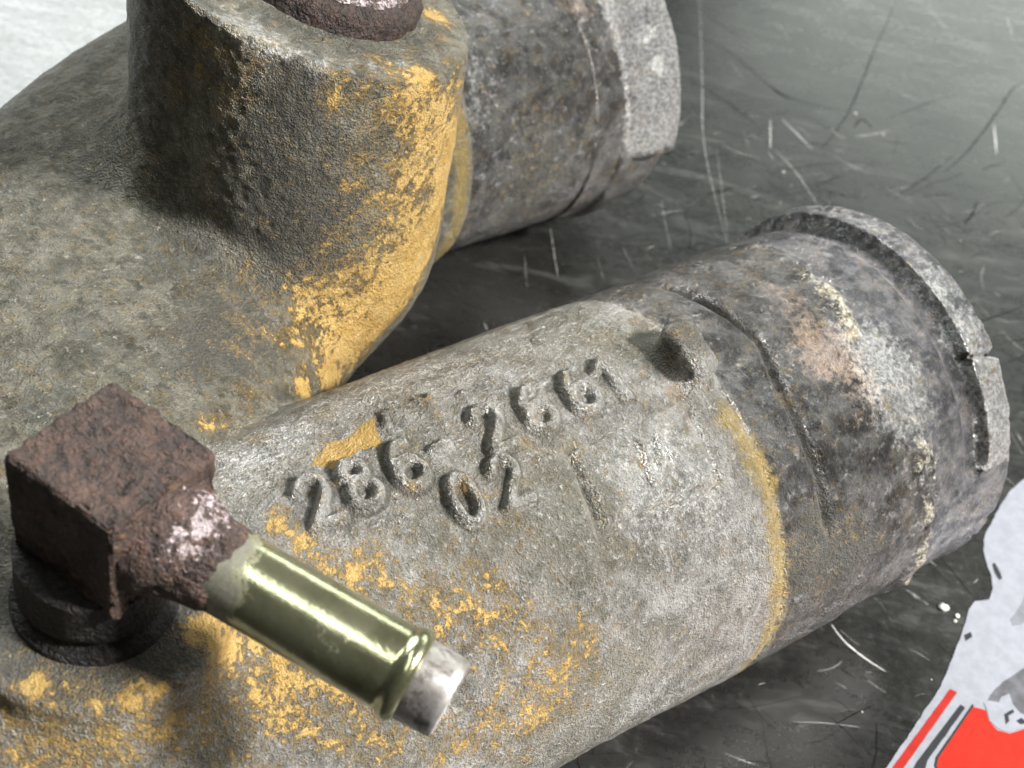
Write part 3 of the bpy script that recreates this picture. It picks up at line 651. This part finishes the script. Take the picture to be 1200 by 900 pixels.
tube = lathe(dense([(0, .1), (.51, .1), (.515, 3.14), (.515, 3.19)], .06) + [(.545, 3.23), (.572, 3.30), (.565, 3.36), (.53, 3.41), (.49, 3.43)], 96)
displace(tube, .004, .8, 66)
tb = bm_obj('plated_tube', tube, BRASS, fit, attr={'worn': lambda c: 1.1 * (1 - sstep(1.0, 1.5, c[:, 0] + .25 * c[:, 1])) + .35 * np.exp(-((c[:, 0] - 2.5) / .32) ** 2 - ((c[:, 1] + .35) / .3) ** 2) + .12 * (c[:, 1] < .1)})
tb.location = t0; tb.rotation_mode = 'QUATERNION'; tb.rotation_quaternion = tq
tip = lathe(dense([(.47, 3.36), (.49, 3.42), (.485, 3.80), (.47, 3.88), (.43, 3.91), (.38, 3.88), (.37, 3.5), (.37, 2.0), (0, 2.0)], .05), 96)
displace(tip, .012, .3, 67)
tp = bm_obj('tube_tip', tip, TIP, tb)

# rusted plug in the upright inlet
plug = empty('threaded_plug', W(COLC[0] + .22, COLC[1] + .02, COLZ - .1), PHI, label='round rusted plug with a worn shiny top, set in the upright inlet', category='pipe plug')
pb = lathe(dense([(0, -.8), (1.7, -.8), (1.74, 0), (1.73, .26), (1.66, .38), (1.5, .46)], .06), 128)
displace(pb, .05, .5, 71); displace(pb, .05, .16, 72)
p1 = bm_obj('plug_rim', pb, DRUST, plug); PQ = Vector((.292, -.097, 1)).to_track_quat('X', 'Y').to_euler(); p1.rotation_euler = PQ
pt = lathe(dense([(1.52, .45), (1.36, .49), (.6, .52), (0, .52)], .06), 128)
displace(pt, .03, .5, 73); displace(pt, .03, .14, 74)
p2 = bm_obj('plug_face', pt, RUSTW, plug, attr={'worn': lambda c: .62 + .0 * c[:, 0]}); p2.rotation_euler = PQ

# bench top
bm = bmesh.new(); bmesh.ops.create_grid(bm, x_segments=4, y_segments=4, size=1.2)
bench = bm_obj('bench_top', bm, BENCH, None, False); bench['kind'] = 'structure'

#TABLE-BEGIN
LIGHT_SCRATCH = [([(-3.02, 21.48), (-2.64, 16.50), (-2.37, 13.25), (-1.55, 9.25)], 0.016, 0.5), ([(-2.04, 13.38), (-1.79, 11.43), (-1.53, 9.43)], 0.015, 0.35), ([(-3.40, 10.50), (-2.97, 8.47)], 0.015, 0.3), ([(-0.41, 14.03), (0.27, 13.03), (0.90, 11.67)], 0.016, 0.55), ([(-0.57, 15.51), (-0.53, 13.98)], 0.018, 0.7), ([(-0.22, 15.65), (0.22, 15.06), (0.67, 14.46)], 0.019, 0.8), ([(6.22, 17.99), (6.16, 16.37)], 0.022, 0.85), ([(4.40, 24.52), (4.77, 23.88), (5.10, 23.18)], 0.018, 0.6), ([(1.92, 15.62), (2.38, 15.89), (2.98, 16.36)], 0.018, 0.6), ([(1.15, -2.41), (1.43, -2.78), (1.80, -3.06), (2.24, -3.29)], 0.024, 1), ([(1.34, -2.51), (1.57, -2.70), (1.72, -2.78)], 0.015, 0.4), ([(1.86, -3.60), (2.23, -3.80)], 0.022, 0.35), ([(2.73, -1.05), (2.97, -1.20), (3.20, -1.34)], 0.051, 0.3), ([(-0.84, -5.98), (-0.55, -6.03), (-0.28, -6.07)], 0.022, 0.45), ([(-6.05, 8.20), (-5.80, 7.16), (-5.61, 6.38)], 0.019, 0.45), ([(-6.52, 6.90), (-6.27, 5.65)], 0.029, 0.22), ([(-7.08, 4.16), (-6.94, 3.90)], 0.022, 0.5), ([(-1.90, 18.28), (-1.42, 17.26)], 0.018, 0.3), ([(-0.39, 21.02), (-0.09, 20.09)], 0.015, 0.4), ([(4.92, 9.25), (5.32, 8.64)], 0.015, 0.3), ([(1.70, 23.64), (1.96, 22.07)], 0.015, 0.3), ([(3.36, 18.54), (3.88, 18.37)], 0.015, 0.5), ([(-1.37, 14.74), (-1.08, 13.64)], 0.015, 0.3), ([(7.25, 24.99), (7.33, 23.34)], 0.018, 0.5), ([(-4.77, 7.54), (-4.49, 6.61)], 0.015, 0.25), ([(-4.17, 8.11), (-3.76, 7.21)], 0.018, 0.25), ([(5.60, 4.57), (5.76, 4.14)], 0.015, 0.45), ([(5.40, 4.65), (5.72, 3.76)], 0.015, 0.25)]
DARK_SCRATCH = [([(7.43, 20.94), (6.96, 20.23), (6.46, 18.95), (5.34, 16.31), (4.52, 14.85)], 0.022, 0.9), ([(3.47, 24.44), (3.04, 22.55), (2.63, 20.86), (2.18, 18.78), (1.79, 17.02), (1.24, 15.34), (0.89, 14.55)], 0.019, 0.75), ([(-3.64, 19.31), (-2.06, 18.81), (-0.48, 17.17), (0.60, 16.82), (1.94, 16.95)], 0.019, 0.7), ([(-3.32, 16.79), (-2.24, 16.15), (-1.01, 15.33)], 0.019, 0.6), ([(4.85, 15.85), (3.94, 14.33), (2.98, 12.93)], 0.018, 0.6), ([(6.28, 9.42), (5.51, 8.77), (4.75, 8.10)], 0.022, 0.8), ([(5.27, 19.33), (4.14, 18.28), (2.84, 16.90)], 0.018, 0.45), ([(5.37, 13.72), (5.20, 13.09), (4.92, 12.47)], 0.029, 0.8), ([(5.39, 12.37), (5.95, 12.00), (6.54, 11.94)], 0.015, 0.5), ([(4.50, 17.57), (3.42, 16.67)], 0.015, 0.3), ([(3.60, 21.17), (4.64, 20.07), (6.08, 21.19)], 0.015, 0.3), ([(-2.69, 20.53), (-1.57, 19.70)], 0.018, 0.5), ([(1.88, 16.05), (2.14, 16.61), (2.44, 16.28)], 0.037, 0.6), ([(-0.69, 17.32), (-0.04, 16.74)], 0.037, 0.55), ([(4.45, 21.54), (5.65, 22.87), (7.09, 23.23)], 0.015, 0.3), ([(-1.92, 15.87), (-1.01, 15.10)], 0.029, 0.4)]
STICKER = {'backing': [(5.64, 3.00), (5.24, 2.47), (4.88, 1.72), (4.57, 0.97), (4.50, 0.53), (4.54, 0.18), (4.61, -0.11), (4.62, -0.51), (4.52, -0.83), (4.20, -0.97), (4.05, -1.24), (3.87, -1.87), (3.62, -2.60), (3.33, -3.38), (2.77, -4.43), (2.18, -5.51), (1.54, -6.71), (2.69, -7.30), (6.36, -5.89), (7.56, -1.26), (7.56, 2.58), (6.52, 3.73)],
  'red': [(3.96, -3.68), (4.21, -3.69), (4.25, -3.92), (4.40, -4.10), (4.65, -4.11), (4.95, -3.93), (6.01, -3.55), (6.40, -4.42), (5.85, -6.10), (3.90, -6.58), (3.30, -5.44), (3.14, -5.24), (3.17, -5.08)],
  'redstripe': [(3.52, -3.37), (3.66, -3.42), (2.57, -5.33), (1.78, -6.72), (1.67, -6.64), (2.38, -5.33)],
  'blackstripe': [(3.71, -3.69), (3.80, -3.74), (2.97, -5.17), (2.91, -5.41), (3.10, -5.82), (2.83, -5.98), (2.66, -5.46), (2.77, -5.23)],
  'redline': [(3.95, -3.62), (3.98, -3.65), (3.19, -5.04), (3.15, -5.22), (3.22, -5.39), (3.15, -5.40), (3.10, -5.23), (3.14, -5.04)],
  'tear': [(4.27, -3.44), (4.39, -3.22), (4.47, -3.10), (4.62, -2.91), (4.75, -2.79), (4.95, -2.59), (5.10, -2.43), (5.87, -1.83), (6.14, -2.50), (5.70, -3.27), (4.98, -3.67), (4.85, -3.62), (4.76, -3.44), (4.52, -3.47)],
  'fluff': [(4.22, -3.67), (4.18, -3.52), (4.28, -3.45), (4.49, -3.44), (4.54, -3.30), (4.72, -3.17), (4.77, -3.40), (4.89, -3.57), (5.05, -3.61), (5.69, -3.40), (5.75, -3.62), (5.03, -3.87), (4.67, -4.08), (4.42, -4.07), (4.26, -3.92)],
  'nick1': [(4.66, 0.17), (4.72, 0.23), (4.82, -0.02), (4.85, -0.18), (4.77, -0.23), (4.69, -0.06)],
  'nick2': [(3.90, -1.94), (4.05, -1.82), (4.07, -1.94), (3.92, -2.09)],
  'smudge': [(4.92, -1.24), (5.11, -0.94), (5.30, -0.50), (5.88, -0.14), (6.01, -0.68), (5.31, -1.08), (5.14, -1.33), (4.95, -1.41)],
  'mark1': [(4.57, -3.70), (4.76, -3.53), (4.78, -3.60), (4.65, -3.71), (4.66, -3.83), (4.58, -3.93)],
  'mark2': [(4.80, -3.79), (4.91, -3.69), (4.99, -3.74), (5.15, -3.68), (5.14, -3.74), (4.88, -3.85)]}
CRUMBS = [(3.51, -1.35), (3.79, -1.47), (3.74, -1.62), (-0.14, 13.00), (1.94, 16.85), (2.76, 16.04)]
#TABLE-MID

def scratch_material(name, col, rough, spec=.5):
    m, nt = new_mat(name); g = G(nt); co = g.coord()
    b = g.out(col, rough, spec=spec)
    f = g.ramp(g.math('ADD', g.attr('gain'), g.math('SUBTRACT', g.noise(co, 5, 4, .7), .5)), .05, .95)
    g.link(f, b.inputs['Alpha'])
    return m
def scratches(name, lst, mat, z0):
    V = []; F = []; gains = []
    for k, (pl, hw, gain) in enumerate(lst):
        P = [np.array(q) for q in pl]
        pts, _r = spline([np.append(q, 0) for q in P], [0] * len(P), 6)
        pts = np.array(pts)[:, :2]; n = len(pts)
        tan = np.gradient(pts, axis=0); tan /= np.linalg.norm(tan, axis=1)[:, None]
        nr = np.stack([-tan[:, 1], tan[:, 0]], 1)
        base = len(V)
        for i in range(n):
            t = i / (n - 1); wd = hw * (.3 + .7 * math.sin(math.pi * min(max(t, .02), .98))) * rng.uniform(.75, 1.2)
            jit = nr[i] * rng.uniform(-.3, .3) * hw
            for sg in (-1, 1):
                q = pts[i] + jit + nr[i] * wd * sg; V.append((q[0], q[1], z0 + .00002 * k)); gains.append(gain)
        for i in range(n - 1): F.append((base + 2 * i, base + 2 * i + 2, base + 2 * i + 3, base + 2 * i + 1))
    o = mesh_np(name, np.array(V) * S, np.array(F), mat, bench, None, {'gain': np.array(gains)}, smooth=False)
    o['kind'] = 'stuff'
    return o
def random_scuffs(n, seed, lo, hi, glo, ghi, wlo, whi):
    r = random.Random(seed); out = []
    for _ in range(n):
        x, y = r.uniform(-4, 16), r.uniform(-9, 16); a = r.choice((r.uniform(0, math.pi), r.gauss(2.45, .35), r.gauss(.55, .3), r.gauss(.55, .3))); L = r.uniform(lo, hi) * r.uniform(.3, 1); c = r.uniform(-.12, .12) * L
        dx, dy = math.cos(a), math.sin(a)
        out.append(([(x - dx * L / 2, y - dy * L / 2), (x - dy * c, y + dx * c), (x + dx * L / 2, y + dy * L / 2)], r.uniform(wlo, whi), r.uniform(glo, ghi)))
    return out
scratches('pale_scratches', [(p_, w_ * .8, g_ * (.9 if g_ < .95 else 1)) for p_, w_, g_ in LIGHT_SCRATCH] + random_scuffs(800, 5, .15, 1.6, .15, .66, .003, .009), scratch_material('pale_scratch', (.42, .42, .40), .45), .002)
scratches('dark_scratches', DARK_SCRATCH + random_scuffs(700, 9, .3, 3.2, .3, .85, .005, .016), scratch_material('dark_scratch', (.010, .010, .010), .95, .05), -.000015 + .002)

# torn sticker lying on the bench
def flat(name, pts, z0, z1, mat, parent, rag=.012):
    out = []
    P = [np.array(q) for q in pts]
    for p, q in zip(P, P[1:] + P[:1]):
        n = max(1, int(np.linalg.norm(q - p) / .12))
        for k in range(n):
            c = p + (q - p) * k / n
            out.append(c + (rng.uniform(-rag, rag, 2) if k else 0))
    bm = bmesh.new()
    lo = [bm.verts.new((c[0] * S, c[1] * S, z0 * S)) for c in out]; hi = [bm.verts.new((c[0] * S, c[1] * S, z1 * S)) for c in out]
    n = len(out)
    f = bm.faces.new(hi)
    for k in range(n): bm.faces.new((lo[k], lo[(k + 1) % n], hi[(k + 1) % n], hi[k]))
    bmesh.ops.triangulate(bm, faces=[f])
    bmesh.ops.recalc_face_normals(bm, faces=bm.faces)
    return bm_obj(name, bm, mat, parent, False)
def offs(pts): return [(x - SX, y - SY) for x, y in pts]
SX, SY = np.mean(STICKER['backing'], axis=0)
stk = empty('torn_sticker', (SX * S, SY * S, 0), 0, label='torn white and red sticker stuck to the dark bench beside the hose end', category='sticker')
WHITE = plain('sticker_white', srgb(124, 126, 133), .55, .14, .12); RED = plain('sticker_red', srgb(158, 34, 22), .5, .2, .15)
DRED = plain('sticker_dark_red', srgb(140, 36, 30), .45, .15, .15); BLK = plain('sticker_black', srgb(34, 34, 38), .4, .1); GRY = plain('worn_sticker_grey', srgb(84, 84, 90), .45, .45); PGR = plain('sticker_smudge', srgb(104, 106, 111), .5, .2, .12)
flat('white_backing', offs(STICKER['backing']), .001, .020, WHITE, stk)
flat('red_panel', offs(STICKER['red']), .018, .0235, RED, stk, .004)
flat('red_stripe', offs(STICKER['redstripe']), .018, .0235, DRED, stk, .004)
flat('black_stripe', offs(STICKER['blackstripe']), .018, .0235, BLK, stk, .004)
flat('black_outline', offs(STICKER['redline']), .018, .0265, BLK, stk, .002)
flat('torn_patch', offs(STICKER['tear']), .018, .0270, GRY, stk, .02)
flat('white_scrap', offs(STICKER['fluff']), .018, .0310, WHITE, stk, .02)
for k in ('nick1', 'nick2'): flat('black_nick', offs(STICKER[k]), .018, .0235, BLK, stk, .01)
flat('grey_smudge', offs(STICKER['smudge']), .018, .0235, PGR, stk, .02)
for k in ('mark1', 'mark2'): flat('ink_mark', offs(STICKER[k]), .0300, .0350, BLK, stk, .008)
# crumbs of scale on the bench
bm = bmesh.new(); rr = random.Random(3)
def crumb(x, y, r):
    res = bmesh.ops.create_icosphere(bm, subdivisions=2, radius=r * S)
    for q in res['verts']:
        q.co *= 1 + rr.uniform(-.25, .25); q.co.z *= .5; q.co += Vector((x * S, y * S, r * .35 * S))
for (x, y), r in zip(CRUMBS, (.10, .05, .04, .035, .04, .03)): crumb(x, y, r)
for _ in range(70):
    x, y = rr.uniform(-2, 14), rr.uniform(-8, 14)
    lx = x * math.cos(PHI) + y * math.sin(PHI); ly = -x * math.sin(PHI) + y * math.cos(PHI)
    if lx < 3 and (abs(ly) < 4.2 or 7 < ly < 16): continue
    crumb(x, y, rr.uniform(.008, .02))
cr = bm_obj('scale_crumbs', bm, plain('scale_crumb', srgb(190, 190, 180), .6, .3), bench); cr['kind'] = 'stuff'
#TABLE-END
